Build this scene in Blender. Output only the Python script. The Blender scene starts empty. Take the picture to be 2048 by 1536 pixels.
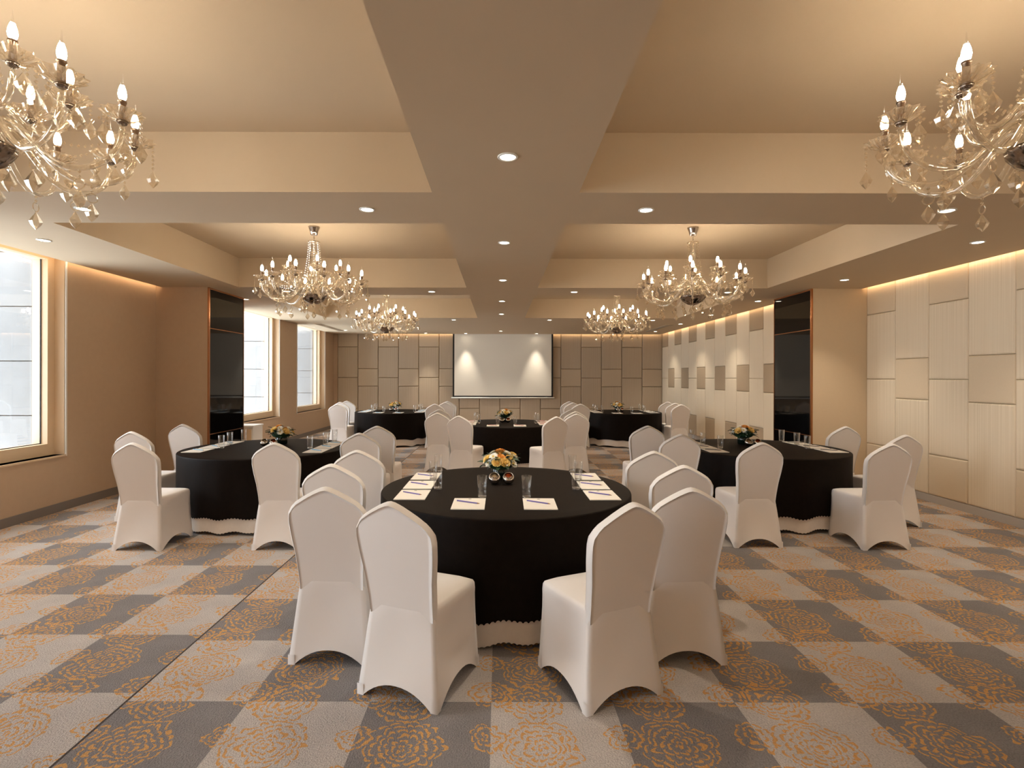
import bpy, math, random
from mathutils import Vector, Matrix
random.seed(7)
PI = math.pi
sc = bpy.context.scene
COL = sc.collection
# ------------------------------------------------------------------ camera
EYE = 1.58
cd = bpy.data.cameras.new('camera'); cam = bpy.data.objects.new('camera', cd); COL.objects.link(cam)
cam.location = (0, 0, EYE); cam.rotation_euler = (PI / 2, -0.0022, 0)
cd.sensor_width = 36; cd.lens = 36 * 1060 / 2048; cd.shift_x = 26 / 2048; cd.shift_y = -13 / 2048
cd.clip_start = 0.05; cd.clip_end = 200
sc.camera = cam
# ------------------------------------------------------------------ world, exposure
w = bpy.data.worlds.new('overcast_sky'); sc.world = w; w.use_nodes = True
w.node_tree.nodes['Background'].inputs[0].default_value = (0.86, 0.92, 1.0, 1)
w.node_tree.nodes['Background'].inputs[1].default_value = 7.0
sc.view_settings.view_transform = 'Standard'; sc.view_settings.look = 'None'
sc.view_settings.gamma = 1; sc.view_settings.use_curve_mapping = False
sc.view_settings.exposure = 0.76
sc.cycles.use_denoising = True
sc.cycles.sample_clamp_indirect = 4
sc.cycles.max_bounces = 7; sc.cycles.transparent_max_bounces = 14
BULB_STRENGTH = 58; SPOT_W = 40; COVE = 9.0
WARM = (1.0, 0.74, 0.47)

# ------------------------------------------------------------------ node helpers
class N:
    """small expression wrapper over math nodes"""
    def __init__(s, nt, k): s.nt = nt; s.k = k
    def op(s, o, b=None, c=None, clamp=False):
        n = s.nt.nodes.new('ShaderNodeMath'); n.operation = o; n.use_clamp = clamp
        for i, x in enumerate((s, b, c)):
            if x is None: continue
            if isinstance(x, N): s.nt.links.new(x.k, n.inputs[i])
            else: n.inputs[i].default_value = x
        return N(s.nt, n.outputs[0])
    def __add__(s, b): return s.op('ADD', b)
    def __sub__(s, b): return s.op('SUBTRACT', b)
    def __mul__(s, b): return s.op('MULTIPLY', b)
    def __truediv__(s, b): return s.op('DIVIDE', b)
    def floor(s): return s.op('FLOOR')
    def fract(s): return s.op('FRACT')
    def abs(s): return s.op('ABSOLUTE')
    def lt(s, b): return s.op('LESS_THAN', b)
    def gt(s, b): return s.op('GREATER_THAN', b)
    def mx(s, b): return s.op('MAXIMUM', b)

MATS = {}
def newmat(name):
    m = bpy.data.materials.new(name); m.use_nodes = True
    MATS[name] = m
    return m, m.node_tree, m.node_tree.nodes['Principled BSDF']
def lin(c):
    return tuple(((x / 255) / 12.92 if x / 255 <= .04045 else ((x / 255 + .055) / 1.055) ** 2.4) for x in c)
def mat(name, rgb, rough=.6, metal=0, noise=0, nscale=20, bump=0, bscale=200, spec=.4, sheen=0, emit=0, ecol=None):
    m, nt, b = newmat(name)
    c = lin(rgb) + (1,)
    b.inputs['Base Color'].default_value = c
    b.inputs['Roughness'].default_value = rough; b.inputs['Metallic'].default_value = metal
    b.inputs['Specular IOR Level'].default_value = spec
    if sheen: b.inputs['Sheen Weight'].default_value = sheen
    if emit:
        b.inputs['Emission Color'].default_value = (ecol or c[:3]) + (1,); b.inputs['Emission Strength'].default_value = emit
    tc = nt.nodes.new('ShaderNodeTexCoord')
    if noise:
        n = nt.nodes.new('ShaderNodeTexNoise'); n.inputs['Scale'].default_value = nscale; n.inputs['Detail'].default_value = 4
        nt.links.new(tc.outputs['Object'], n.inputs['Vector'])
        r = nt.nodes.new('ShaderNodeMapRange'); r.inputs[3].default_value = 1 - noise; r.inputs[4].default_value = 1 + noise
        nt.links.new(n.outputs['Fac'], r.inputs[0])
        x = nt.nodes.new('ShaderNodeMix'); x.data_type = 'RGBA'; x.blend_type = 'MULTIPLY'; x.inputs[0].default_value = 1
        x.inputs[6].default_value = c; nt.links.new(r.outputs[0], x.inputs[7]); nt.links.new(x.outputs[2], b.inputs['Base Color'])
    if bump:
        n = nt.nodes.new('ShaderNodeTexNoise'); n.inputs['Scale'].default_value = bscale; n.inputs['Detail'].default_value = 3
        nt.links.new(tc.outputs['Object'], n.inputs['Vector'])
        bp = nt.nodes.new('ShaderNodeBump'); bp.inputs['Strength'].default_value = bump; bp.inputs['Distance'].default_value = .004
        nt.links.new(n.outputs['Fac'], bp.inputs['Height']); nt.links.new(bp.outputs[0], b.inputs['Normal'])
    return m
def clear_mat(name, tint, gloss=(1, 1, 1), rough=.03, base=.08, edge=.75, blend=.45, diffuse=0, dcol=(.9, .8, .65)):
    """thin clear glass or crystal: see-through in the middle, reflecting towards the rims"""
    m, nt, b = newmat(name); nt.nodes.remove(b)
    out = nt.nodes['Material Output']
    tr = nt.nodes.new('ShaderNodeBsdfTransparent'); tr.inputs[0].default_value = tint + (1,)
    gl = nt.nodes.new('ShaderNodeBsdfGlossy'); gl.inputs[0].default_value = gloss + (1,); gl.inputs['Roughness'].default_value = rough
    lw = nt.nodes.new('ShaderNodeLayerWeight'); lw.inputs[0].default_value = blend
    mr = nt.nodes.new('ShaderNodeMapRange'); mr.inputs[3].default_value = base; mr.inputs[4].default_value = edge
    nt.links.new(lw.outputs['Facing'], mr.inputs[0])
    mx = nt.nodes.new('ShaderNodeMixShader'); nt.links.new(mr.outputs[0], mx.inputs[0])
    nt.links.new(tr.outputs[0], mx.inputs[1]); nt.links.new(gl.outputs[0], mx.inputs[2])
    last = mx
    if diffuse:
        df = nt.nodes.new('ShaderNodeBsdfDiffuse'); df.inputs[0].default_value = dcol + (1,)
        tl = nt.nodes.new('ShaderNodeBsdfTranslucent'); tl.inputs[0].default_value = dcol + (1,)
        ad = nt.nodes.new('ShaderNodeMixShader'); ad.inputs[0].default_value = .5
        nt.links.new(df.outputs[0], ad.inputs[1]); nt.links.new(tl.outputs[0], ad.inputs[2])
        m2 = nt.nodes.new('ShaderNodeMixShader'); m2.inputs[0].default_value = diffuse
        nt.links.new(mx.outputs[0], m2.inputs[1]); nt.links.new(ad.outputs[0], m2.inputs[2]); last = m2
    nt.links.new(last.outputs[0], out.inputs[0])
    return m
def rib_mat(name, rgb, rgb2, freq=55):
    """vertical-rib woven wall fabric"""
    m, nt, b = newmat(name)
    tc = nt.nodes.new('ShaderNodeTexCoord'); mp = nt.nodes.new('ShaderNodeMapping'); mp.inputs['Scale'].default_value = (freq, 1, .35)
    nt.links.new(tc.outputs['Object'], mp.inputs[0])
    n = nt.nodes.new('ShaderNodeTexNoise'); n.inputs['Scale'].default_value = 1.0; n.inputs['Detail'].default_value = 3
    nt.links.new(mp.outputs[0], n.inputs['Vector'])
    cr = nt.nodes.new('ShaderNodeMapRange'); cr.inputs[1].default_value = .35; cr.inputs[2].default_value = .65
    nt.links.new(n.outputs['Fac'], cr.inputs[0])
    x = nt.nodes.new('ShaderNodeMix'); x.data_type = 'RGBA'; x.inputs[6].default_value = lin(rgb) + (1,); x.inputs[7].default_value = lin(rgb2) + (1,)
    nt.links.new(cr.outputs[0], x.inputs[0]); nt.links.new(x.outputs[2], b.inputs['Base Color'])
    b.inputs['Roughness'].default_value = .8; b.inputs['Specular IOR Level'].default_value = .2
    bp = nt.nodes.new('ShaderNodeBump'); bp.inputs['Strength'].default_value = .25; bp.inputs['Distance'].default_value = .003
    nt.links.new(n.outputs['Fac'], bp.inputs['Height']); nt.links.new(bp.outputs[0], b.inputs['Normal'])
    return m

def carpet_mat():
    m, nt, b = newmat('patterned_carpet')
    tc = nt.nodes.new('ShaderNodeTexCoord')
    wn = nt.nodes.new('ShaderNodeTexNoise'); wn.inputs['Scale'].default_value = 9; wn.inputs['Detail'].default_value = 2
    nt.links.new(tc.outputs['Object'], wn.inputs['Vector'])
    sp = nt.nodes.new('ShaderNodeSeparateXYZ'); nt.links.new(tc.outputs['Object'], sp.inputs[0])
    sw = nt.nodes.new('ShaderNodeSeparateColor'); nt.links.new(wn.outputs['Color'], sw.inputs[0])
    X = N(nt, sp.outputs[0]); Y = N(nt, sp.outputs[1])
    dx = (N(nt, sw.outputs[0]) - .5) * .16; dy = (N(nt, sw.outputs[1]) - .5) * .16
    SEAM = -1.81
    left = X.lt(SEAM)
    TX, TY = .592, .597
    uf = (X - SEAM) / TX; vf = (Y - .193 - left * .068) / TY
    chk = ((uf.floor() + vf.floor() + 1.0) * .5).fract().gt(.25)      # 1 = light square
    up = uf + dx * 1.2; vp = vf + dy * 1.2
    orange = None
    for (cu, cv, R, rings, ph) in ((.37, .47, .30, 6, 0.0), (.33, .0, .27, 5, .3), (1.0, .10, .21, 4, .6), (.98, .58, .15, 3, .1)):
        u = (up - cu + .5).fract() - .5; v = (vp - cv + .5).fract() - .5
        r = (u * u + v * v).op('SQRT') / R
        th = v.op('ARCTAN2', u) / (2 * PI) + .5
        q = r * rings + ph * .4
        n = q.floor(); ql = q - n
        p = (th * (n * 3 + 4) + n * .37 + ph).fract()
        line = (p * PI).op('SINE') * .42 + .28
        hit = (ql - line).abs().lt(.2) * (p - .5).abs().lt(.40) * r.lt(1.0)
        orange = hit if orange is None else orange.mx(hit)
    fuzz = nt.nodes.new('ShaderNodeTexNoise'); fuzz.inputs['Scale'].default_value = 130; fuzz.inputs['Detail'].default_value = 3
    nt.links.new(tc.outputs['Object'], fuzz.inputs['Vector'])
    big = nt.nodes.new('ShaderNodeTexNoise'); big.inputs['Scale'].default_value = 5; big.inputs['Detail'].default_value = 5
    nt.links.new(tc.outputs['Object'], big.inputs['Vector'])
    def mixc(f, a, c):
        x = nt.nodes.new('ShaderNodeMix'); x.data_type = 'RGBA'
        if isinstance(f, N): nt.links.new(f.k, x.inputs[0])
        else: x.inputs[0].default_value = f
        for i, k in ((6, a), (7, c)):
            if isinstance(k, tuple): x.inputs[i].default_value = k
            else: nt.links.new(k, x.inputs[i])
        return x.outputs[2]
    base = mixc(chk, lin((126, 121, 120)) + (1,), lin((184, 176, 170)) + (1,))
    oc = mixc(chk, lin((202, 150, 86)) + (1,), lin((200, 148, 86)) + (1,))
    c = mixc(orange, base, oc)
    seam = (X - SEAM).abs().lt(.006)
    c = mixc(seam, c, lin((58, 46, 40)) + (1,))
    shade = (N(nt, fuzz.outputs['Fac']) - .5) * 1.0 + (N(nt, big.outputs['Fac']) - .5) * .4 + 1.0
    mm = nt.nodes.new('ShaderNodeMix'); mm.data_type = 'RGBA'; mm.blend_type = 'MULTIPLY'; mm.inputs[0].default_value = 1
    nt.links.new(c, mm.inputs[6]); nt.links.new(shade.k, mm.inputs[7]); nt.links.new(mm.outputs[2], b.inputs['Base Color'])
    b.inputs['Roughness'].default_value = .95; b.inputs['Specular IOR Level'].default_value = .1; b.inputs['Sheen Weight'].default_value = .15
    bp = nt.nodes.new('ShaderNodeBump'); bp.inputs['Strength'].default_value = .8; bp.inputs['Distance'].default_value = .012
    nt.links.new(fuzz.outputs['Fac'], bp.inputs['Height']); nt.links.new(bp.outputs[0], b.inputs['Normal'])
    return m

M_CARPET = carpet_mat()
M_CEIL = mat('ceiling_paint', (204, 184, 156), .8, noise=.02, nscale=3)
M_WALL = mat('beige_wall_covering', (186, 160, 134), .75, noise=.04, nscale=14, bump=.1, bscale=260)
M_PILLAR = mat('cream_pillar_paint', (214, 192, 160), .75, noise=.02)
M_BASE = mat('grey_brown_baseboard', (122, 113, 106), .5)
M_BASER = mat('pale_grey_baseboard', (186, 180, 174), .45)
M_RIBR = rib_mat('ribbed_cream_fabric', (220, 204, 178), (232, 217, 194), 80)
M_SQR = mat('plain_cream_fabric', (217, 199, 172), .8, noise=.04, nscale=60, bump=.15, bscale=500)
M_SQD = mat('plain_taupe_fabric', (176, 156, 130), .8, noise=.04, nscale=60, bump=.15, bscale=500)
M_RIBB = rib_mat('ribbed_taupe_fabric', (178, 161, 140), (196, 179, 157), 80)
M_SQB = mat('plain_sand_fabric', (194, 176, 152), .75, noise=.04, nscale=60, bump=.15, bscale=500)
M_BACKING = mat('wall_backing_board', (170, 145, 116), .8)
M_FRAME = mat('cream_window_frame', (216, 190, 158), .5)
M_WHITE = mat('white_lacquer', (232, 230, 226), .35)
M_GASKET = mat('black_gasket', (24, 24, 26), .5)
M_PANE = clear_mat('window_glass', (.96, .98, .98), rough=.02, base=.04, edge=.35)
M_STONE = mat('pale_stone_cladding', (133, 133, 133), .7, noise=.12, nscale=5, bump=.2, bscale=30)
M_DARKGLASS = mat('smoked_black_glass', (9, 8, 8), .04, spec=.35)
M_BRONZE = mat('copper_bronze_trim', (176, 122, 84), .25, metal=1)
M_SCREEN = mat('matte_screen_fabric', (232, 226, 214), .8)
M_BLACK = mat('black_border', (16, 15, 15), .6)
M_CHAIR = mat('white_spandex', (236, 229, 224), .62, sheen=.25, noise=.02, nscale=4, spec=.3)
M_CLOTH = mat('black_damask_cloth', (20, 13, 9), .6, noise=.5, nscale=26, spec=.09)
M_UNDER = mat('white_under_cloth', (228, 218, 208), .7, noise=.05, nscale=30)
M_WOOD = mat('plywood', (150, 120, 84), .6)
M_STEEL = mat('dark_steel', (60, 60, 62), .4, metal=1)
M_PAPER = mat('white_paper', (236, 230, 220), .7)
M_GLASS = clear_mat('drinking_glass', (.985, .985, .98), rough=.02, base=.03, edge=.85, blend=.16)
M_GLASSBASE = clear_mat('thick_glass_base', (.86, .86, .84), rough=.03, base=.2, edge=.85)
M_CRYSTAL = clear_mat('cut_crystal', (.93, .88, .80), gloss=(1, .95, .86), rough=.05, base=.12, edge=.9, diffuse=.07, dcol=(.95, .86, .72))
M_ARM = clear_mat('clear_glass_arm', (.94, .90, .83), gloss=(1, .97, .9), rough=.06, base=.12, edge=.95, diffuse=.08, dcol=(.95, .88, .76))
M_CHROME = mat('polished_chrome', (214, 206, 198), .12, metal=1)
M_DARKCHROME = mat('dark_chrome', (150, 138, 128), .16, metal=1)
M_SLEEVE = mat('brushed_brown_metal', (150, 128, 108), .3, metal=1)
M_BULB = mat('lit_candle_bulb', (255, 240, 220), .3, emit=BULB_STRENGTH, ecol=(1.0, .85, .66))
M_TIP = clear_mat('bulb_glass_tip', (1, 1, 1), rough=.02, base=.1, edge=.8)
M_LENS = mat('lit_downlight_lens', (255, 244, 226), .4, emit=14, ecol=(1.0, .88, .70))
M_COVE = mat('warm_led_tape', (255, 214, 160), .5, emit=COVE, ecol=(1.0, .72, .42))
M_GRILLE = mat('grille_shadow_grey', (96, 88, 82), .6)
M_VASE = mat('dark_green_glass', (18, 30, 24), .08, spec=.6)
M_LEAF = mat('dark_green_leaf', (34, 62, 38), .5)
M_EUC = mat('blue_green_leaf', (88, 112, 104), .6)
M_ROSE = mat('peach_orange_petal', (240, 176, 92), .6)
M_ROSE2 = mat('pale_yellow_petal', (246, 216, 140), .6)
M_MUM = mat('white_petal', (244, 240, 228), .6)
M_MUMC = mat('yellow_flower_heart', (226, 190, 60), .7)
M_WAX = mat('orange_wax', (226, 92, 24), .4)
M_WAXW = mat('ivory_wax', (236, 214, 178), .4)
M_PTIP = mat('sharpened_wood', (150, 104, 66), .6)
M_LOGO = mat('dark_print', (70, 66, 66), .7)
PENC = {k: mat('pencil_' + k, c, .4) for k, c in dict(purple=(110, 98, 168), blue=(92, 160, 200), grey=(66, 64, 70), red=(176, 70, 78)).items()}

# ------------------------------------------------------------------ mesh helpers
class MB:
    def __init__(s): s.v = []; s.f = []; s.mi = []; s.cur = 0
    def add(s, vs, fs):
        o = len(s.v); s.v += [tuple(p) for p in vs]; s.f += [tuple(i + o for i in f) for f in fs]; s.mi += [s.cur] * len(fs); return s
    def box(s, x0, x1, y0, y1, z0, z1):
        return s.add([(x0, y0, z0), (x1, y0, z0), (x1, y1, z0), (x0, y1, z0), (x0, y0, z1), (x1, y0, z1), (x1, y1, z1), (x0, y1, z1)],
                     [(0, 3, 2, 1), (4, 5, 6, 7), (0, 1, 5, 4), (1, 2, 6, 5), (2, 3, 7, 6), (3, 0, 4, 7)])
    def lathe(s, prof, n=16, c=(0, 0, 0), flute=0, k=0, twist=0):
        vs = []; fs = []
        for i, (r, z) in enumerate(prof):
            for j in range(n):
                a = 2 * PI * j / n
                rr = r * (1 + flute * math.cos(k * a + twist * i)) if flute else r
                vs.append((c[0] + rr * math.cos(a), c[1] + rr * math.sin(a), c[2] + z))
        for i in range(len(prof) - 1):
            for j in range(n):
                a, b2 = i * n + j, i * n + (j + 1) % n
                fs.append((a, b2, b2 + n, a + n))
        if prof[0][0] > 1e-6: fs.append(tuple(range(n))[::-1])
        if prof[-1][0] > 1e-6: fs.append(tuple(range((len(prof) - 1) * n, len(prof) * n)))
        return s.add(vs, fs)
    def tube(s, pts, rad, n=6, cap=True):
        vs = []; fs = []; pts = [Vector(p) for p in pts]
        ref = Vector((0, 0, 1))
        for i, p in enumerate(pts):
            t = (pts[min(i + 1, len(pts) - 1)] - pts[max(i - 1, 0)]).normalized()
            a = t.cross(ref)
            if a.length < 1e-3: a = t.cross(Vector((1, 0, 0)))
            a.normalize(); b2 = t.cross(a).normalized()
            r = rad[i] if isinstance(rad, (list, tuple)) else rad
            for j in range(n):
                an = 2 * PI * j / n
                vs.append(p + a * (r * math.cos(an)) + b2 * (r * math.sin(an)))
        for i in range(len(pts) - 1):
            for j in range(n):
                a, b2 = i * n + j, i * n + (j + 1) % n
                fs.append((a, b2, b2 + n, a + n))
        if cap:
            fs.append(tuple(range(n))[::-1]); fs.append(tuple(range((len(pts) - 1) * n, len(pts) * n)))
        return s.add(vs, fs)
    def octa(s, c, r, h=None):
        h = h or r; x, y, z = c
        return s.add([(x + r, y, z), (x, y + r, z), (x - r, y, z), (x, y - r, z), (x, y, z + h), (x, y, z - h)],
                     [(0, 1, 4), (1, 2, 4), (2, 3, 4), (3, 0, 4), (1, 0, 5), (2, 1, 5), (3, 2, 5), (0, 3, 5)])
    def mesh(s, name, mats, smooth=False):
        me = bpy.data.meshes.new(name); me.from_pydata(s.v, [], s.f)
        for m in (mats if isinstance(mats, (list, tuple)) else [mats]): me.materials.append(m)
        me.polygons.foreach_set('material_index', s.mi)
        if smooth: me.polygons.foreach_set('use_smooth', [True] * len(me.polygons))
        me.update(); return me
    def build(s, name, mats, parent=None, smooth=False, **kw):
        return link(name, s.mesh(name, mats, smooth), parent, **kw)
def link(name, data, parent=None, loc=(0, 0, 0), rz=0):
    o = bpy.data.objects.new(name, data); COL.objects.link(o)
    o.location = loc; o.rotation_euler = (0, 0, rz)
    if parent: o.parent = parent
    return o
def tag(o, label=None, cat=None, group=None, kind=None):
    if label: o['label'] = label
    if cat: o['category'] = cat
    if group: o['group'] = group
    if kind: o['kind'] = kind
    return o
def struct(o, label=None): return tag(o, label, kind='structure')
def empty(name, loc=(0, 0, 0), rz=0):
    return link(name, None, None, loc, rz)
def clone(o, parent=None):
    c = o.copy(); COL.objects.link(c); c.parent = parent
    for ch in o.children: clone(ch, c)
    return c
def box(name, dims, m, parent=None): return MB().box(*dims).build(name, m, parent)

# ------------------------------------------------------------------ room shell
XL, XR, XF, YB, YN = -5.15, 5.53, 5.085, 16.52, -3.6
SOF, TOP = 2.924, 3.36
PY0, PY1, PLX, PRX = 7.956, 9.05, -4.373, 4.707       # pillars
struct(MB().box(XL - .3, XR + .3, YN - .2, YB + .3, -.1, 0).build('floor', M_CARPET), 'patterned grey and orange floral checked carpet')
# ceiling: coffer slab and the dropped beams around the coffers
c = MB()
c.box(XL - .3, XR + .3, YN - .2, YB + .3, TOP, TOP + .15)
CX0, BX0, BX1, CX1 = -3.90, -.49, .579, 4.011
c.box(-5.063, CX0, YN, 16.43, SOF, TOP)
c.box(XL, -5.063, PY1, 16.43, SOF, TOP)
c.box(CX1, 5.452, YN, PY0, SOF, TOP)
c.box(CX1, 4.993, PY0, 16.43, SOF, TOP)
c.box(BX0, BX1, YN, 11.973, SOF, TOP)
for y0, y1 in ((YN, -3.4), (-.19, .545), (3.85, 4.629), (7.934, 8.668)):
    c.box(CX0, BX0, y0, y1, SOF, TOP); c.box(BX1, CX1, y0, y1, SOF, TOP)
c.box(CX0, CX1, 11.973, 16.43, SOF, TOP)
struct(c.build('ceiling', M_CEIL), 'cream coffered ceiling with dropped beams')
# left wall with windows
WINS = [(-2.4, -.25), (.88, 3.03), (4.14, 6.287), (10.25, 12.407), (13.51, 15.656)]
SILL, WTOP = .658, 3.0
lw = MB(); y = YN
for a, b2 in WINS:
    lw.box(XL - .3, XL, y, a, 0, TOP); lw.box(XL - .3, XL, a, b2, 0, SILL); lw.box(XL - .3, XL, a, b2, WTOP, TOP); y = b2
lw.box(XL - .3, XL, y, YB + .3, 0, TOP)
struct(lw.build('wall_left', M_WALL), 'plain beige wall with tall windows')
struct(box('baseboard_left', (XL, XL + .014, YN, YB, 0, .10), M_BASE))
struct(box('wall_near', (XL - .3, XR + .3, YN - .3, YN, 0, TOP), M_WALL))
wb = struct(box('wall_back', (XL - .3, XR + .3, YB + .03, YB + .3, 0, TOP), M_BACKING), 'back wall clad in padded fabric panels')
wr = struct(box('wall_right', (XR + .03, XR + .3, YN, PY1, 0, TOP), M_BACKING), 'near right wall clad in cream padded panels')
wf = struct(box('wall_right_far', (XF + .03, XR + .3, PY1 - .01, YB + .03, 0, TOP), M_BACKING), 'far right wall clad in cream and taupe padded panels')
struct(box('baseboard_right', (XR - .012, XR + .03, YN, PY0, 0, .096), M_BASER))
struct(box('baseboard_right_far', (XF - .005, XF + .03, PY1, YB, 0, .096), M_BASER))
struct(box('baseboard_back', (XL, XF, YB - .005, YB + .03, 0, .096), M_BASER))
# padded panels
def pad_mesh(wd, ht, m, d=.045, g=.0015):
    b = MB(); w2 = wd / 2 - g; h2 = ht / 2 - g; vs = []
    for yy, ins in ((.03, 0), (-d + .03 + .018, 0), (-d + .03 + .005, .006), (-d + .03, .02)):
        for sx, sz in ((-1, -1), (1, -1), (1, 1), (-1, 1)): vs.append((sx * (w2 - ins), yy, sz * (h2 - ins)))
    fs = [(12, 13, 14, 15)]
    for k in range(3):
        for j in range(4): fs.append((k * 4 + j, k * 4 + (j + 1) % 4, k * 4 + 4 + (j + 1) % 4, k * 4 + 4 + j))
    b.add(vs, fs); return b.mesh('wall_panel', m)
HA = [.096, .612, 1.569, 2.526, 3.04]; HB = [.096, 1.302, 1.847, 3.04]
def clad(parent, cols, pos, rz, mt, ms, startA=True, g=.0015):
    """cols: list of (centre along wall, width); pos(c) gives x,y"""
    cache = {}
    for i, (cc, wd) in enumerate(cols):
        hs = HA if (i % 2 == 0) == startA else HB
        for k in range(len(hs) - 1):
            sq = (len(hs) == 5 and k in (0, 3)) or (len(hs) == 4 and k == 1)
            key = (round(wd, 3), round(hs[k + 1] - hs[k], 3), sq)
            if key not in cache: cache[key] = pad_mesh(wd, hs[k + 1] - hs[k], ms if sq else mt, g=g)
            x, yy = pos(cc)
            link('wall_panel', cache[key], parent, (x, yy, (hs[k] + hs[k + 1]) / 2), rz)
cw = (XF - XL + .02) / 18
left0 = -322.6 * YB / 1060; cwb = .6323
cols = [(left0 - cwb * .5 - .0, cwb)] + [(left0 + cwb * (i + .5), cwb) for i in range(16)]
cols = [(a, b2) for a, b2 in cols if a - b2 / 2 > XL - .05]
clad(wb, cols, lambda a: (a, YB), 0, M_RIBB, M_SQB, g=.006)
clad(wr, [(PY0 - .573 * (i + .5), .573) for i in range(11)], lambda a: (XR, a), -PI / 2, M_RIBR, M_SQR)
clad(wf, [(YB - .04 - .573 * (i + .5), .573) for i in range(13)], lambda a: (XF, a), -PI / 2, M_RIBR, M_SQD)
# back wall fillers beside the panel field
struct(box('trim_1', (XL, left0, YB - .015, YB + .03, 0, TOP), M_WALL))
struct(box('trim_2', (left0 + cwb * 16, XF + .03, YB - .01, YB + .03, 0, TOP), M_WALL))
# pillars
for nm, x0, x1, side, lab in (('pillar', XL, PLX, 1, 'beige pillar beside the left windows, faced with dark glass'), ('pillar', PRX, XR + .03, -1, 'cream pillar on the right wall, faced with dark glass')):
    p = struct(box(nm, (x0, x1, PY0, PY1, 0, TOP), M_PILLAR if side < 0 else M_WALL), lab)
    xi = x1 if side > 0 else x0
    def slab(t0, t1, a, b2, z0, z1): return (min(xi + side * t0, xi + side * t1), max(xi + side * t0, xi + side * t1), a, b2, z0, z1)
    for z0, z1 in ((.02, .706), (.718, 2.308), (2.320, 2.90)):
        tag(box('glass_panel', slab(0, .012, PY0 + .03, PY1 - .02, z0, z1), M_DARKGLASS, p), 'dark smoked glass panel')
    for z in (.712, 2.314):
        tag(box('joint_strip', slab(0, .014, PY0 + .03, PY1 - .02, z - .006, z + .006), M_BRONZE, p), 'thin bronze strip')
    tag(box('edge_trim', slab(-.002, .02, PY0 - .004, PY0 + .03, 0, SOF), M_BRONZE, p), 'copper coloured corner trim')
    box('edge_trim', slab(0, .018, PY1 - .02, PY1, 0, SOF), M_BRONZE, p)
    box('edge_trim', slab(0, .018, PY0 + .03, PY1 - .02, 2.90, SOF), M_BRONZE, p)
# windows
for i, (a, b2) in enumerate(WINS):
    wn = struct(MB().box(XL - .3, XL - .12, a, a + .10, SILL, WTOP).box(XL - .3, XL - .12, b2 - .10, b2, SILL, WTOP).box(XL - .3, XL - .12, a + .10, b2 - .10, SILL, SILL + .135).box(XL - .3, XL - .12, a + .10, b2 - .10, WTOP - .05, WTOP).build('window_%d' % (i + 1), M_FRAME), 'tall window with cream frame and a view of pale stone')
    g = MB(); gx0, gx1 = XL - .21, XL - .19
    g.box(gx0 + .004, gx1 - .004, a + .10, a + .108, SILL + .135, WTOP - .05).box(gx0 + .004, gx1 - .004, b2 - .108, b2 - .10, SILL + .135, WTOP - .05).box(gx0 + .004, gx1 - .004, a + .108, b2 - .108, SILL + .135, SILL + .143)
    tag(g.build('gasket', M_GASKET, wn), 'black rubber gasket')
    box('pane', (XL - .203, XL - .197, a + .108, b2 - .108, SILL + .143, WTOP - .05), M_PANE, wn)
    box('reveal', (XL - .12, XL - .002, a, a + .006, SILL, WTOP), M_FRAME, wn); box('reveal', (XL - .12, XL - .002, b2 - .006, b2, SILL, WTOP), M_FRAME, wn)
    box('sill', (XL - .12, XL + .012, a - .01, b2 + .01, SILL - .02, SILL), M_FRAME, wn)
    tag(MB().box(XL - .004, XL + .012, b2, b2 + .02, SILL - .02, WTOP).box(XL - .004, XL + .012, a - .02, a, SILL - .02, WTOP).build('edge_strip', M_WHITE, wn), 'slim white edge strip')
    # stone fin outside, built of courses
    fy = b2 + .07
    fin = struct(box('exterior_wall', (-8.6, XL - .36, fy + .03, fy + .35, -1.2, 5.0), M_BASE), 'pale stone wall outside the window')
    z = 1.765 - .655 * 4
    while z < 5:
        box('stone_slab', (-8.6, XL - .38, fy, fy + .03, z + .006, z + .649), M_STONE, fin); z += .655
    # daylight portal
    pl = bpy.data.lights.new('window_portal', 'AREA'); pl.shape = 'RECTANGLE'; pl.size = 2.3; pl.size_y = b2 - a; pl.cycles.is_portal = True
    po = link('window_portal', pl, None, (XL - .32, (a + b2) / 2, (SILL + WTOP) / 2)); po.rotation_euler = (0, -PI / 2, 0)
# cove light tape on the soffit lips, facing the walls
def strip(vs, lab):
    tag(MB().add(vs, [(0, 1, 2, 3)]).build('led_tape', M_COVE), lab, 'light strip', 'cove light tapes')
zt0, zt1 = 2.95, 2.975
strip([(CX0, 16.433, zt0), (CX0 + .01, 16.433, zt1), (4.99, 16.433, zt1), (4.99, 16.433, zt0)], 'warm light tape glowing in the cove above the back wall')
strip([(4.996, 9.1, zt0), (4.996, 9.1, zt1), (4.996, 16.4, zt1), (4.996, 16.4, zt0)], 'warm light tape glowing in the cove above the far right wall')
strip([(5.455, 0, zt0), (5.455, 0, zt1), (5.455, 7.94, zt1), (5.455, 7.94, zt0)], 'warm light tape glowing in the cove above the near right wall')
strip([(-5.066, 0, zt0), (-5.066, 0, zt1), (-5.066, 7.94, zt1), (-5.066, 7.94, zt0)], 'warm light tape glowing in the cove above the near left wall')

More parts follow.
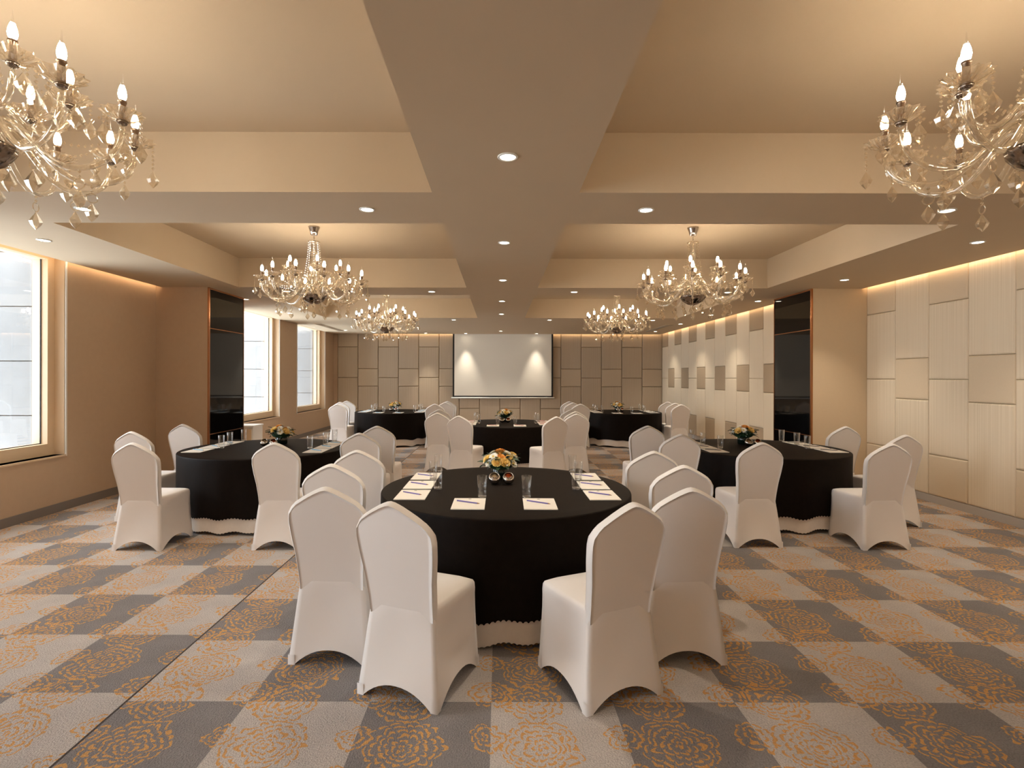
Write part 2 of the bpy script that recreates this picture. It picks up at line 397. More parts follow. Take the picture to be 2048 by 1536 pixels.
# ------------------------------------------------------------------ downlights
me_ring = MB().lathe([(.062, 0), (.062, -.006), (.050, -.008), (.046, 0)], 24).mesh('trim_ring', M_WHITE, True)
me_lens = MB().lathe([(.0001, -.0045), (.047, -.0035), (.047, -.001)], 24).mesh('lens', M_LENS, True)
SP = bpy.data.lights.new('downlight_spot', 'SPOT'); SP.energy = SPOT_W; SP.spot_size = 1.5; SP.spot_blend = .8; SP.shadow_soft_size = .04; SP.color = (1.0, .88, .72)
SPN = SP.copy(); SPN.spot_size = .9; SPN.spot_blend = .9; SPN.energy = SPOT_W * 2.6
def downlight(x, yy, lab, narrow=False):
    d = empty('recessed_downlight', (x, yy, SOF)); tag(d, lab, 'downlight', 'recessed ceiling downlights')
    link('trim_ring', me_ring, d); link('lens', me_lens, d)
    link('spot_light', SPN if narrow else SP, d, (0, 0, -.02))
ORD = ['nearest', 'second nearest', 'third nearest', 'fourth nearest', 'fifth nearest', 'sixth nearest']
K = 1.1127
for i, z in enumerate((2.897, 4.74, 6.57, 8.37, 10.08, 13.77)): downlight(.05, z * K, 'round recessed downlight on the central beam line, %s of six' % ORD[i])
for i, z in enumerate((4.69, 6.5, 8.31, 10.16, 11.86, 13.77)): downlight((4.235 if i < 2 else 4.06) * K, z * K, 'round recessed downlight on the right side soffit, %s of six' % ORD[i])
for i, z in enumerate((4.69, 8.23, 10.0, 13.6)): downlight((-4.03 if i == 0 else -3.94) * K, z * K, 'round recessed downlight on the left side soffit, %s of four' % ORD[i])
for row, (z, nm) in enumerate(((3.81, 'nearest cross beam'), (7.46, 'second cross beam'), (11.1, 'soffit strip behind the far chandeliers'))):
    for x, w4 in ((-2.99, 'leftmost'), (-.95, 'inner left'), (1.055, 'inner right'), (3.22, 'rightmost')):
        downlight(x * K, z * K, 'round recessed downlight on the %s, %s of four' % (nm, w4))
for x, w4 in ((-.91, 'left'), (1.03, 'right')): downlight(x * K, 14.52 * K, 'small recessed downlight just above the screen, on its %s half' % w4, True)
downlight(-2.0 * K, 14.45 * K, 'recessed downlight by the back wall, left of the screen', True)
for i, (x, yy) in enumerate(((-3.9, -1.5), (0.05, 0.8), (0.05, -1.6), (4.4, 2.6), (4.4, -1.5), (-4.4, 2.6))):  # extra lamps out of view, added to brighten the foreground
    downlight(x, yy, 'added downlight in the near part of the room, ' + ('behind the camera on the left', 'just ahead of the camera', 'behind the camera in the middle', 'right soffit beside the near chandelier', 'behind the camera on the right', 'left soffit beside the near chandelier')[i])
# air slots
for x, lab in ((-4.10 * K, 'left'), (3.87 * K, 'right')):
    v = empty('air_vent', (x, 12.9 * K, SOF)); tag(v, 'long narrow linear air slot in the %s rear soffit' % lab, 'air vent', 'linear air slots')
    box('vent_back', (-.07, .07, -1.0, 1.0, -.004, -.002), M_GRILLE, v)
    MB().box(-.08, -.07, -1.01, 1.01, -.01, 0).box(.07, .08, -1.01, 1.01, -.01, 0).box(-.07, .07, -1.01, -1.0, -.01, 0).box(-.07, .07, 1.0, 1.01, -.01, 0).build('vent_frame', M_CEIL, v)
    for q in (-.035, 0, .035): box('vent_slat', (q - .004, q + .004, -1.0, 1.0, -.012, -.004), M_CEIL, v)

# ------------------------------------------------------------------ projection screen
S = empty('projection_screen', (0, 0, 0)); tag(S, 'large white pull-down projection screen with black border on the back wall', 'screen')
sx0, sx1, sz0 = -1.432, 1.672, .975; sy = YB - .13
box('screen_fabric', (sx0 + .05, sx1 - .05, sy, sy + .004, sz0 + .04, SOF + .01), M_SCREEN, S)
tag(MB().box(sx0, sx0 + .05, sy - .001, sy + .005, sz0, SOF + .01).box(sx1 - .05, sx1, sy - .001, sy + .005, sz0, SOF + .01).box(sx0 + .05, sx1 - .05, sy - .001, sy + .005, sz0, sz0 + .04).build('screen_border', M_BLACK, S), 'black masking border')
tag(MB().tube([(sx0 - .04, sy, sz0 - .022), (sx1 + .04, sy, sz0 - .022)], .022, 10).build('bottom_bar', M_WHITE, S, True), 'white weight bar')
# low cabinet under the second window
C = empty('low_cabinet', (-4.88, 10.16, 0)); tag(C, 'low white cabinet against the left wall behind the dark pillar', 'cabinet')
box('body', (-.26, .26, -.2, .2, 0, .64), M_WHITE, C); box('top_board', (-.27, .275, -.215, .21, .64, .665), M_WHITE, C)
MB().box(-.23, .23, -.212, -.2, .06, .6).build('door', M_FRAME, C); box('toe_kick', (-.25, .25, -.203, -.2, 0, .05), M_BASE, C)

# ------------------------------------------------------------------ chandeliers
def bez(p0, p1, p2, p3, n):
    r = []
    for i in range(n + 1):
        t = i / n; u = 1 - t
        r.append(tuple(u**3 * a + 3 * u * u * t * b2 + 3 * u * t * t * c2 + t**3 * d for a, b2, c2, d in zip(p0, p1, p2, p3)))
    return r
def pendant_mesh(n, ring=False):
    b = MB(); z = 0
    for i in range(n):
        b.octa((0, 0, z - .009), .008, .009); z -= .02
    if ring: b.tube([(.022 * math.cos(t), 0, z - .02 + .022 * math.sin(t)) for t in [2 * PI * i / 10 for i in range(11)]], .003, 4); z -= .045
    # kite shaped faceted drop
    k = 6
    prof = [(.0015, z), (.012, z - .018), (.027, z - .045), (.020, z - .062), (.0015, z - .085)]
    b.lathe(prof, k); 
    return b.mesh('pendant', M_CRYSTAL)
ME_P4, ME_P6, ME_PR = pendant_mesh(4), pendant_mesh(6), pendant_mesh(2, True)
ME_PS = pendant_mesh(2)
pan_prof = [(.012, -.012), (.03, -.008), (.055, .004), (.078, .022), (.080, .026), (.055, .010), (.028, .0), (.012, .0)]
ME_PAN = MB().lathe(pan_prof, 36, flute=.11, k=12, twist=.5).mesh('drip_pan', M_CRYSTAL)
ME_CUP = MB().lathe([(.008, -.03), (.02, -.022), (.024, -.012), (.012, -.010)], 12).mesh('pan_cup', M_DARKCHROME, True)
ME_SLV = MB().lathe([(.014, 0), (.014, .065), (.017, .068), (.017, .078), (.010, .08)], 12).mesh('candle_sleeve', M_SLEEVE, True)
bb = MB(); bb.lathe([(.008, .078), (.0145, .090), (.0172, .104), (.0145, .124), (.0085, .144)], 10)
ME_BULB = bb.mesh('bulb', M_BULB, True)
ME_BTIP = MB().lathe([(.0085, .144), (.0045, .160), (.002, .19), (.0004, .20)], 8).mesh('bulb_tip', M_TIP, True)
def arm_mesh(p, r):
    b = MB(); b.tube(p, r, 7); return b.mesh('arm', M_ARM, True)
LOW = bez((.06, 0, 2.60), (.16, 0, 2.80), (.22, 0, 2.44), (.40, 0, 2.475), 9)[:-1] + bez((.40, 0, 2.475), (.50, 0, 2.49), (.57, 0, 2.55), (.565, 0, 2.69), 8)
UPP = bez((.06, 0, 2.70), (.12, 0, 2.82), (.14, 0, 2.62), (.23, 0, 2.65), 8)[:-1] + bez((.23, 0, 2.65), (.30, 0, 2.67), (.325, 0, 2.72), (.32, 0, 2.80), 7)
ME_LOW, ME_UPP = arm_mesh(LOW, .0125), arm_mesh(UPP, .0115)
def make_chandelier():
    root = empty('crystal_chandelier')
    MB().lathe([(.012, 3.262), (.038, 3.265), (.045, 3.30), (.062, 3.345), (.066, 3.36)], 20, flute=.03, k=10).build('canopy', M_CHROME, root, True)
    b = MB(); 
    for i in range(5):
        zz = 3.262 - i * .02
        a = (0 if i % 2 else PI / 2)
        b.tube([(.008 * math.cos(t) * math.cos(a), .008 * math.cos(t) * math.sin(a), zz - .012 + .014 * math.sin(t)) for t in [2 * PI * j / 8 for j in range(9)]], .0025, 4)
    b.build('chain', M_CHROME, root)
    MB().lathe([(.01, 3.16), (.055, 3.172), (.068, 3.186), (.05, 3.178), (.012, 3.175)], 24, flute=.08, k=8).build('top_crown', M_CRYSTAL, root, True)
    MB().lathe([(.02, 2.55), (.035, 2.58), (.06, 2.63), (.065, 2.68), (.03, 2.72), (.028, 2.80), (.05, 2.84), (.032, 2.90), (.02, 2.95), (.034, 3.02), (.034, 3.05), (.016, 3.08), (.012, 3.175)], 16, flute=.05, k=8).build('glass_column', M_ARM, root, True)
    MB().lathe([(.02, 2.735), (.07, 2.745), (.105, 2.775), (.08, 2.765), (.02, 2.75)], 30, flute=.07, k=10, twist=.4).build('upper_dish', M_CRYSTAL, root, True)
    tag(MB().lathe([(.004, 2.44), (.05, 2.448), (.11, 2.485), (.145, 2.535), (.148, 2.55), (.135, 2.545), (.06, 2.56), (.02, 2.57)], 40, flute=.035, k=16, twist=.35).build('bowl', M_DARKCHROME, root, True), 'fluted dark chrome bowl')
    for i in range(8):                                        # bead strands from crown to dish
        a = 2 * PI * i / 8; b = MB()
        for j in range(15):
            t = j / 14; r = .060 + .045 * t ** 1.6; z = 3.17 - .385 * t
            b.octa((r * math.cos(a), r * math.sin(a), z), .008, .011)
        b.build('bead_strand', M_CRYSTAL, root)
    for i in range(12):                                       # bead swags from the upper dish to the lower pans
        a = 2 * PI * (i + .35) / 12; b = MB()
        for j in range(17):
            t = j / 16; q = .10 + .40 * t; z = 2.775 - .06 * t - .11 * math.sin(PI * t)
            b.octa((q * math.cos(a), q * math.sin(a), z), .0075, .009)
        b.build('bead_swag', M_CRYSTAL, root)
    for i in range(6):
        a = 2 * PI * (i + .5) / 6
        link('pendant', ME_P4 if i % 2 else ME_PS, root, (.12 * math.cos(a), .12 * math.sin(a), 2.49), a)
    link('pendant', ME_P4, root, (0, 0, 2.44))
    def arm(me, a, x, z, pend, low):
        A = link('arm', me, root, (0, 0, 0), a)
        link('drip_pan', ME_PAN, A, (x, 0, z)); link('pan_cup', ME_CUP, A, (x, 0, z)); link('candle_sleeve', ME_SLV, A, (x, 0, z))
        link('bulb', ME_BULB, A, (x, 0, z)); link('bulb_tip', ME_BTIP, A, (x, 0, z))
        for k, (an, mm) in enumerate(pend):
            link('pendant', mm, A, (x + .074 * math.cos(an), .074 * math.sin(an), z + .015), an)
        if low: link('pendant', ME_PR, A, (.40, 0, 2.468), 0)
    for i in range(12):
        arm(ME_LOW, 2 * PI * (i + .35) / 12, .565, 2.70, ((0, ME_P6), (1.9, ME_P4), (-1.9, ME_P4), (PI, ME_PS)), True)
    for i in range(6):
        arm(ME_UPP, 2 * PI * (i + .6) / 6, .32, 2.815, ((0, ME_P4), (2.1, ME_PS), (-2.1, ME_PS)), False)
    return root
ch0 = make_chandelier()
CHL, CHR = -2.195, 2.295
spots = [(CHL, 2.2, 'nearest on the left, cut by the picture edge'), (CHR, 2.2, 'nearest on the right, cut by the picture edge'),
         (CHL, 6.28, 'in the middle left coffer'), (CHR, 6.28, 'in the middle right coffer'),
         (CHL, 10.32, 'in the far left coffer'), (CHR, 10.32, 'in the far right coffer'),
         (CHL, -1.8, 'behind the camera on the left'), (CHR, -1.8, 'behind the camera on the right')]
for i, (x, yy, lab) in enumerate(spots):
    o = ch0 if i == 0 else clone(ch0)
    o.location = (x, yy, 0); o.rotation_euler.z = .17 * i
    tag(o, 'lit crystal candle chandelier ' + lab, 'chandelier', 'crystal chandeliers hanging in the coffers')

# ------------------------------------------------------------------ chairs
def interp(tab, t):
    for (a, va), (b2, vb) in zip(tab, tab[1:]):
        if t <= b2:
            s = (t - a) / (b2 - a); s = s * s * (3 - 2 * s) if False else s
            return va + (vb - va) * s
    return tab[-1][1]
SEAT = .475
def back_cover():
    b = MB(); NU, NV = 20, 18
    top = [(0, .985), (.12, .980), (.3, .962), (.55, .932), (.78, .900), (.9, .872), (1, .835)]
    wv = [(0, .184), (.2, .187), (.45, .196), (.7, .212), (.88, .219), (1, .214)]
    z0 = .40
    def P(u, v):
        au = abs(u); zt = interp(top, au); z = z0 + (zt - z0) * v
        return u * interp(wv, v), z
    def yc(z): return -.192 - .108 * max(0, (z - .41) / .57) ** 1.1
    T = .026
    rows = []
    def grid(sy, ins):
        base = len(b.v)
        vs = []
        for j in range(NV + 1):
            for i in range(NU + 1):
                u = -1 + 2 * i / NU; v = j / NV
                x, z = P(u * (1 - ins * .035), v if v < 1 else 1)
                if j == NV: z -= ins * .012
                vs.append((x, yc(z) + sy - .008 * (1 - u * u) * v, z))
        b.add(vs, [])
        return base
    rear = grid(-T, 1); front = grid(T, 1)
    W = NU + 1
    fs = []
    for j in range(NV):
        for i in range(NU):
            a = rear + j * W + i; fs.append((a, a + 1, a + 1 + W, a + W))
            a = front + j * W + i; fs.append((a + 1, a, a + W, a + 1 + W))
    # rim ring: left side up, top across, right side down
    idx = [(j * W) for j in range(NV)] + [NV * W + i for i in range(W)] + [j * W + NU for j in range(NV - 1, -1, -1)]
    midv = []
    for k in idx:
        i = k % W; j = k // W
        x, z = P(-1 + 2 * i / NU, j / NV)
        if j == NV: z += .006
        midv.append((x * 1.03, yc(z) - .004, z))
    mid = len(b.v); b.add(midv, [])
    for q in range(len(idx) - 1):
        r0, r1 = rear + idx[q], rear + idx[q + 1]; f0, f1 = front + idx[q], front + idx[q + 1]; m0, m1 = mid + q, mid + q + 1
        fs.append((r0, r1, m1, m0)[::-1]); fs.append((m0, m1, f1, f0)[::-1])
    b.f += fs; b.mi += [0] * len(fs)
    return b.mesh('backrest_cover', M_CHAIR, True)
def seat_cover():
    b = MB(); per = []                                 # unit perimeter, rounded square, parameter keeps side + position
    n = 14
    sides = [((-1, -1), (1, -1)), ((1, -1), (1, 1)), ((1, 1), (-1, 1)), ((-1, 1), (-1, -1))]
    for si, (a, c2) in enumerate(sides):
        for i in range(n):
            t = i / n; per.append((si, t, a[0] + (c2[0] - a[0]) * t, a[1] + (c2[1] - a[1]) * t))
    # level: z, half width rear, half width front, y rear, y front, concave pull, corner rounding
    LV = [(0, .226, .222, -.262, .222, 0, .0), (.10, .218, .219, -.252, .218, .014, .01), (.22, .208, .215, -.240, .214, .030, .02), (.33, .198, .213, -.231, .212, .028, .03),
          (.395, .192, .214, -.226, .214, .012, .04), (.425, .190, .217, -.224, .217, 0, .05), (.455, .190, .217, -.224, .217, 0, .06), (.470, .187, .212, -.220, .212, 0, .07), (.478, .175, .198, -.205, .196, 0, .08)]
    rows = []
    ARCH = {0: .085, 1: .085, 2: .07, 3: .085}
    for li, (z, wr_, wf_, y0, y1, pull, rnd) in enumerate(LV):
        r = []
        for si, t, ux, uy in per:
            m = max(abs(ux), abs(uy)); d = math.hypot(ux, uy)
            k = 1 - rnd * max(0, d - 1.15) / .264      # round the corners
            ux2, uy2 = ux * k, uy * k
            f = (uy2 + 1) / 2; hw = wr_ + (wf_ - wr_) * f
            bul = math.sin(PI * t)
            x = ux2 * hw; yv = y0 + (y1 - y0) * f
            nx, ny = ((0, -1), (1, 0), (0, 1), (-1, 0))[si]
            pk = pull * (.35 if si == 0 else 1.0); x -= nx * pk * bul; yv -= ny * pk * bul
            zz = z
            if li == 0:
                s2 = abs(2 * t - 1); s2 = min(1, s2 / .86)
                zz = ARCH[si] * (1 - s2 ** 2.2)
            elif li == 1:
                s2 = abs(2 * t - 1); zz = z + .03 * (1 - s2 ** 2)
            r.append((x, yv, zz))
        rows.append(r)
    L = len(per)
    vs = [p for r in rows for p in r]; fs = []
    for li in range(len(LV) - 1):
        for k in range(L):
            a, c2 = li * L + k, li * L + (k + 1) % L
            fs.append((a, c2, c2 + L, a + L))
    vs.append((0, .01, .488)); ct = len(vs) - 1
    base = (len(LV) - 1) * L
    mid = [(p[0] * .6, .01 + (p[1] - .01) * .6, .486) for p in rows[-1]]
    mo = len(vs); vs += mid
    for k in range(L):
        fs.append((base + k, base + (k + 1) % L, mo + (k + 1) % L, mo + k)); fs.append((mo + k, mo + (k + 1) % L, ct))
    b.add(vs, fs)
    return b.mesh('seat_cover', M_CHAIR, True)
def foot_mesh():
    b = MB(); h = .055; e = .003
    o = [(-.034, .0), (0, 0), (0, .034)]
    vs = []; 
    for z, k in ((.0, 1.0), (.028, .98), (h, .95)):
        for (x, yv) in ((-.036, -e), (e, -e), (e, .036)): vs.append((x * k, yv * k, z))
    b.add(vs, [(0, 1, 4, 3), (1, 2, 5, 4), (3, 4, 7, 6), (4, 5, 8, 7)])
    return b.mesh('foot_pocket', M_CHAIR, True)
ME_BACK, ME_SEAT, ME_FOOT = back_cover(), seat_cover(), foot_mesh()
def make_chair():
    r = empty('banquet_chair')
    link('seat_cover', ME_SEAT, r); link('backrest_cover', ME_BACK, r)
    for x, yv, a in ((.224, -.259, 0), (.22, .219, PI / 2), (-.22, .219, PI), (-.224, -.259, -PI / 2)):
        link('foot_pocket', ME_FOOT, r, (x, yv, 0), a)
    return r
ch = make_chair(); first = [True]
def chair(x, yy, deg, lab):
    """x, yy: position of the top of the backrest on plan; deg: turn to the right of straight ahead"""
    o = ch if first[0] else clone(ch); first[0] = False
    a = math.radians(-deg); fx, fy = -math.sin(a), math.cos(a)
    o.location = (x + .285 * fx, yy + .285 * fy, 0); o.rotation_euler.z = a
    tag(o, lab, 'chair', 'white covered banquet chairs')
WC = 'white covered chair '
TN = {1: 'foreground table', 2: 'left table by the window', 3: 'right table by the pillar', 4: 'middle table below the screen', 5: 'far left table', 6: 'far right table'}
T = {1: (.052, 3.966), 2: (-2.68, 6.15), 3: (3.08, 6.25), 4: (.144, 9.54), 5: (-2.53, 12.76), 6: (2.97, 12.76)}
CH = {
 1: [(-.556, -1.425, 22, 'turned inward, front left of the'), (.575, -1.43, -24, 'turned inward, front right of the'),
     (-.96, -1.07, 3, 'nearest on the left side of the'), (-1.19, -.33, 3, 'second on the left side of the'), (-1.20, .36, 2, 'farthest on the left side of the'),
     (.95, -1.06, -3, 'nearest on the right side of the'), (1.20, -.35, -2, 'second on the right side of the'), (1.20, .34, 0, 'farthest on the right side of the')],
 2: [(-.576, -1.31, 2, 'front left of the'), (.64, -1.32, 0, 'front right of the'), (-1.29, -.40, 3, 'nearer at the left end of the'), (-1.27, .50, 5, 'farther at the left end of the'),
     (1.20, -.50, 2, 'nearer at the right end of the'), (1.20, .31, 0, 'farther at the right end of the')],
 3: [(-.635, -1.31, -2, 'front left of the'), (.49, -1.40, -3, 'front right of the'), (1.12, -.64, -4, 'nearer at the right end of the'), (1.19, .30, -4, 'farther at the right end of the'),
     (-1.16, -.64, 0, 'nearer at the left end of the'), (-1.24, .32, 2, 'farther at the left end of the')],
 4: [(-.755, -1.33, 20, 'turned inward, front left of the'), (.72, -1.46, -22, 'turned inward, front right of the'), (-1.13, -.66, 2, 'nearer on the left side of the'), (-1.25, .30, 0, 'farther on the left side of the'),
     (1.08, -.80, -2, 'nearest on the right side of the'), (1.20, -.24, 0, 'second on the right side of the'), (1.20, .34, 0, 'farthest on the right side of the')],
 5: [(-1.0, -.98, 4, 'nearest on the left side of the'), (-1.25, -.12, 2, 'second on the left side of the'), (-1.27, .49, 0, 'farthest on the left side of the'),
     (1.02, -.86, -2, 'nearest on the right side of the'), (1.25, -.10, 0, 'second on the right side of the'), (1.25, .49, 0, 'farthest on the right side of the')],
 6: [(1.06, -.89, -3, 'nearest on the right side of the'), (1.17, -.28, 0, 'second on the right side of the'), (1.20, .35, 2, 'farthest on the right side of the'),
     (-1.13, -.78, 0, 'nearest on the left side of the'), (-1.21, -.16, 0, 'second on the left side of the'), (-1.21, .49, 0, 'farthest on the left side of the')]}
for t in CH:
    for rx, ry, dg, lab in CH[t]:
        a = math.radians(-dg)                                  # keep the seat clear of the hanging cloth
        for _ in range(40):
            ox, oy = rx - .285 * math.sin(a), ry + .285 * math.cos(a)
            dmin = min(math.hypot(ox + lx * math.cos(a) - ly * math.sin(a), oy + lx * math.sin(a) + ly * math.cos(a))
                       for lx in [-.225 + .025 * k for k in range(19)] for ly in [-.26 + .03 * k for k in range(17)])
            if dmin >= .942: break
            q = math.hypot(ox, oy); rx += ox / q * .006; ry += oy / q * .006
        chair(T[t][0] + rx, T[t][1] + ry, dg, WC + lab + ' ' + TN[t])

# ------------------------------------------------------------------ tables and cloths
TT = .76; R = .905
rs = random.Random(3)
FOLD = [(k, rs.uniform(.4, 1), rs.uniform(0, 6.28)) for k in (7, 11, 16, 23)]
def fold(th): return sum(a * math.sin(k * th + p) for k, a, p in FOLD) / 2.2
def cloth(zb, off, amp, flare, scal, top, m, name):
    b = MB(); n = 540; prof = []
    rows = [[( (R - .10) * math.cos(2 * PI * i / n), (R - .10) * math.sin(2 * PI * i / n), top) for i in range(n)]]
    for k in range(5):
        a = k / 4 * PI / 2; rr = R + off - .012 + .012 * math.sin(a); zz = top - .012 + .012 * math.cos(a)
        rows.append([(rr * math.cos(2 * PI * i / n), rr * math.sin(2 * PI * i / n), zz) for i in range(n)])
    for k in range(1, 13):
        t = k / 12; row = []
        for i in range(n):
            th = 2 * PI * i / n
            rr = R + off + flare * t + amp * t ** 1.1 * fold(th)
            z = top - .012 + (zb - top + .012) * t
            if k == 12: z += scal * abs(math.sin(90 * th)) + .02 * fold(th * 1 + 1)
            row.append((rr * math.cos(th), rr * math.sin(th), z))
        rows.append(row)
    vs = [p for r in rows for p in r] + [(0, 0, top)]; fs = []
    ct = len(vs) - 1
    for i in range(n): fs.append((ct, i, (i + 1) % n))
    for k in range(len(rows) - 1):
        for i in range(n):
            a, c2 = k * n + i, k * n + (i + 1) % n; fs.append((a, a + n, c2 + n, c2))
    b.add(vs, fs); return b.mesh(name, m, True)
ME_BC = cloth(.165, .008, .018, .006, .012, TT, M_CLOTH, 'tablecloth')
ME_UC = cloth(.03, -.004, .028, .002, .008, TT - .004, M_UNDER, 'under_cloth')
tb = empty('banquet_table')
MB().lathe([(.0001, .715), (R - .02, .715), (R - .02, .75), (.0001, .75)], 48).build('tabletop', M_WOOD, tb)
for sx in (-1, 1):
    for sy in (-1, 1): MB().tube([(sx * .45, sy * .45, 0), (sx * .45, sy * .45, .715)], .016, 8).build('leg', M_STEEL, tb)
for t in T:
    o = tb if t == 1 else clone(tb)
    o.location = (T[t][0], T[t][1], 0); tag(o, 'round folding table hidden under the cloths of the ' + TN[t], 'table', 'round banquet tables')
    tag(link('tablecloth', ME_BC, None, (T[t][0], T[t][1], 0), .9 * t), 'black cloth with scalloped hem over the ' + TN[t], 'tablecloth', 'black tablecloths')
    tag(link('under_cloth', ME_UC, None, (T[t][0], T[t][1], 0), .9 * t), 'white cloth showing below the black one on the ' + TN[t], 'tablecloth', 'white under cloths')

# ------------------------------------------------------------------ table settings
ME_PADP = MB().box(-.105, .105, -.1485, .1485, 0, .005).mesh('notepad', M_PAPER)
ME_LOGO = MB().box(-.009, .009, .118, .128, .005, .0053).mesh('printed_mark', M_LOGO)
def pencil_mesh(m):
    b = MB(); b.tube([(-.088, 0, .0042), (.070, 0, .0042)], .004, 6); b.cur = 1
    b.tube([(.070, 0, .0042), (.088, 0, .0042)], [.004, .0006], 6); return b.mesh('pencil', [m, M_PTIP])
ME_PEN = {k: pencil_mesh(m) for k, m in PENC.items()}
gb = MB(); gb.lathe([(.0001, .016), (.027, .016), (.029, .05), (.0325, .149), (.0345, .150), (.035, .148), (.0315, .05), (.030, .014), (.0305, .003), (.028, 0), (.0001, 0)], 28)
ME_GL = gb.mesh('glass_wall', M_GLASS, True)
ME_GB = MB().lathe([(.0001, .002), (.0275, .002), (.0285, .013), (.0001, .0145)], 24).mesh('glass_base', M_GLASSBASE, True)
SIDE = {'l': 'left row', 'r': 'right row'}; PN = ['nearest', 'middle', 'farthest']
def setting(t, px, py, gx, gy, where, pc):
    x, yy = T[t]
    p = tag(link('notepad', ME_PADP, None, (x + px, yy + py, TT + .001), random.uniform(-.02, .02)), 'white notepad, %s on the %s' % (where, TN[t]), 'notepad', 'notepads')
    if t in (1, 4): link('printed_mark', ME_LOGO, p)
    tag(link('pencil', ME_PEN[pc], None, (x + px - .005, yy + py + .02, TT + .0062), random.uniform(-.62, -.50) if t in (1,) else random.uniform(-.7, -.4)), '%s pencil on the pad, %s on the %s' % (pc, where, TN[t]), 'pencil', 'pencils')
    g = empty('drinking_glass', (x + gx, yy + gy, TT + .001 if True else 0)); tag(g, 'clear empty tumbler, %s on the %s' % (where, TN[t]), 'glass', 'drinking glasses')
    link('glass_wall', ME_GL, g); link('glass_base', ME_GB, g)
for t in T:
    pc = {1: 'purple', 2: 'blue', 3: 'grey', 4: 'red', 5: 'blue', 6: 'grey'}[t]
    for i, dy in enumerate((-.28, .06, .41)):
        setting(t, -.65, dy, -.575 if i else -.50, dy + .205, '%s in left row' % PN[i], pc)
        setting(t, .662, dy, .583 if i else .515, dy + .205, '%s in right row' % PN[i], pc)
    if t not in (2, 3):
        setting(t, -.245, -.54, -.165, -.355, 'front left', pc); setting(t, .212, -.54, .137, -.355, 'front right', pc)

# flowers
def rose_mesh(m):
    b = MB()
    for ring, (r, h, n, tilt) in enumerate(((.010, .030, 3, .1), (.018, .028, 5, .35), (.027, .022, 6, .7), (.034, .014, 7, 1.0))):
        for k in range(n):
            a = 2 * PI * k / n + ring * .5; ca, sa = math.cos(a), math.sin(a); wd = r * 1.0
            pts = []
            for (s, zz, o) in ((-.45, 0, .35), (.45, 0, .35), (.8, h * .6, .8), (.4, h, 1.0), (-.4, h, 1.0), (-.8, h * .6, .8)):
                rr = r * o * (1 + tilt * .25 * zz / .03); x = rr; yv = s * wd
                pts.append((x * ca - yv * sa, x * sa + yv * ca, zz))
            b.add(pts, [(0, 1, 2, 5), (5, 2, 3, 4)])
    b.lathe([(.004, -.015), (.016, -.004), (.012, .012), (.002, .026)], 8)
    return b.mesh('rose', m)
def mum_mesh(mp):
    b = MB()
    for ring, (n, l, up) in enumerate(((18, .038, .15), (15, .032, .5), (11, .022, .95))):
        for k in range(n):
            a = 2 * PI * (k + .5 * ring) / n; ca, sa = math.cos(a), math.sin(a); pts = []
            for (rr, yv) in ((.004, -.0025), (l * .7, -.005), (l, 0), (l * .7, .005), (.004, .0025)):
                zz = rr * math.sin(up) + .004; x = rr * math.cos(up)
                pts.append((x * ca - yv * sa, x * sa + yv * ca, zz))
            b.add(pts, [(0, 1, 2, 3, 4)])
    b.cur = 1; b.lathe([(.001, .002), (.009, .006), (.007, .014), (.001, .016)], 8)
    return b.mesh('daisy', [mp, M_MUMC])
def leaf_mesh(m, l=.06, wd=.014):
    b = MB(); vs = []
    for i in range(5):
        t = i / 4; ww = wd * math.sin(PI * min(.98, .08 + .9 * t)) ; z = .012 * math.sin(PI * t)
        vs += [(l * t, -ww, z + .004), (l * t, 0, z), (l * t, ww, z + .004)]
    fs = []
    for i in range(4):
        for j in (0, 1): a = i * 3 + j; fs.append((a, a + 3, a + 4, a + 1))
    b.add(vs, fs); return b.mesh('leaf', m, True)
ME_R1, ME_R2, ME_MU, ME_L1, ME_L2 = rose_mesh(M_ROSE), rose_mesh(M_ROSE2), mum_mesh(M_MUM), leaf_mesh(M_LEAF, .078, .015), leaf_mesh(M_EUC, .05, .012)
ME_BUD = MB().octa((0, 0, 0), .006).mesh('white_bud', M_MUM)
def orient(o, d, roll=0):
    o.rotation_euler = (Vector((0, 0, 1)).rotation_difference(Vector(d).normalized()).to_matrix() @ Matrix.Rotation(roll, 3, 'Z')).to_euler()
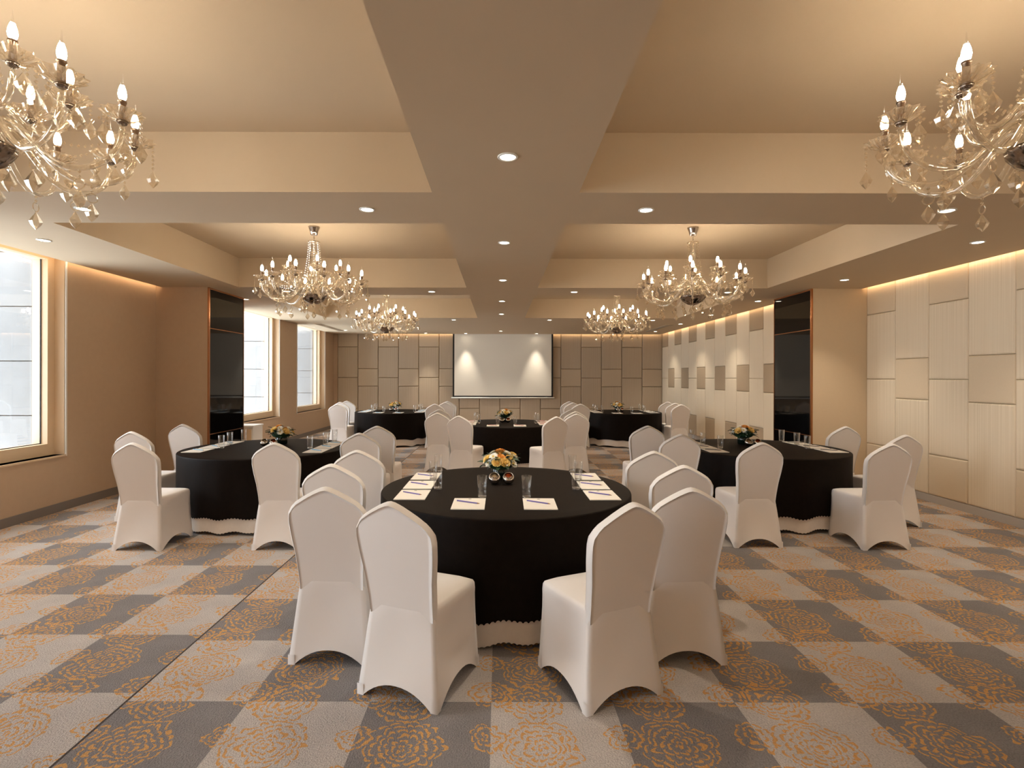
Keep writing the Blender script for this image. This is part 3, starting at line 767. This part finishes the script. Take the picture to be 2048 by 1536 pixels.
def make_flowers():
    r = empty('flower_arrangement'); rr = random.Random(11)
    tag(MB().lathe([(.0001, 0), (.05, 0), (.058, .006), (.060, .085), (.056, .088), (.052, .07), (.0001, .06)], 24).build('vase', M_VASE, r, True), 'squat dark green glass vase')
    tag(MB().lathe([(.05, .07), (.085, .085), (.10, .11), (.07, .145), (.0001, .16)], 12).build('foliage_core', M_LEAF, r), 'dense dark foliage')
    heads = [(0, -.055, .150, 'R'), (.062, -.045, .140, 'R2'), (-.085, -.02, .140, 'R2'), (.0, .03, .185, 'R'), (-.045, -.06, .165, 'M'), (.045, .0, .18, 'M'), (-.05, .03, .175, 'M'), (.10, .0, .15, 'M'),
             (.03, -.085, .125, 'R2'), (-.02, -.09, .13, 'R2'), (.09, .05, .15, 'R2'), (-.10, .04, .14, 'M'), (-.03, .08, .16, 'R2'), (.05, .08, .16, 'M'), (.085, -.06, .115, 'M'), (-.075, -.065, .12, 'M')]
    for x, yv, z, k in heads:
        o = link({'R': 'rose', 'R2': 'rose', 'M': 'daisy'}[k], {'R': ME_R1, 'R2': ME_R2, 'M': ME_MU}[k], r, (x, yv, z))
        orient(o, (x * 1.2, yv * 1.2, .09), rr.uniform(0, 6))
    for i in range(48):
        a = rr.uniform(0, 2 * PI); el = rr.uniform(-.5, .7); q = rr.uniform(.055, .09)
        o = link('leaf', ME_L1 if i % 3 else ME_L2, r, (q * math.cos(a), q * math.sin(a), rr.uniform(.085, .15)))
        o.rotation_euler = (rr.uniform(-.4, .4), -el, a)
    for i in range(16):
        a = rr.uniform(0, 2 * PI); q = rr.uniform(.07, .135)
        link('bud', ME_BUD, r, (q * math.cos(a), q * math.sin(a), rr.uniform(.09, .13)))
    return r
fl = make_flowers()
def make_bowl(wax):
    r = empty('tealight_bowl')
    prof = []
    for k in range(9): a = -PI / 2 + k / 8 * (PI / 2 + .62); prof.append((max(.0001, .046 * math.cos(a)), .046 + .046 * math.sin(a)))
    inner = [(max(.0001, p[0] - .003), p[1] + (.003 if i == 0 else 0)) for i, p in enumerate(prof)][::-1]
    o = MB().lathe(prof + inner, 24).build('shell', M_CHROME, r, True); o.rotation_euler = (.75, 0, 0); o.location = (0, .0315, .0125)
    MB().lathe([(.0001, .012), (.024, .012), (.026, .026), (.0001, .028)], 16).build('candle', wax, r, True)
    return r
b1 = make_bowl(M_WAXW); b2_ = make_bowl(M_WAX)
for t in T:
    x, yy = T[t]; n = t == 1
    f = fl if n else clone(fl); f.location = (x - .04 if t != 2 else x + .02, yy + .34, TT + .001); f.rotation_euler.z = 0 if n else t * 1.1; f.scale = (1.15, 1.15, 1.1)
    tag(f, 'low bouquet of white and orange flowers on the ' + TN[t], 'flowers', 'table bouquets')
    for o, dx, wn in ((b1, -.085, 'ivory'), (b2_, .022, 'orange')):
        q = o if n else clone(o); q.location = (x + dx, yy + .10, TT + .001)
        tag(q, 'chrome tealight bowl with %s wax before the flowers on the %s' % (wn, TN[t]), 'candle bowl', 'tealight bowls')
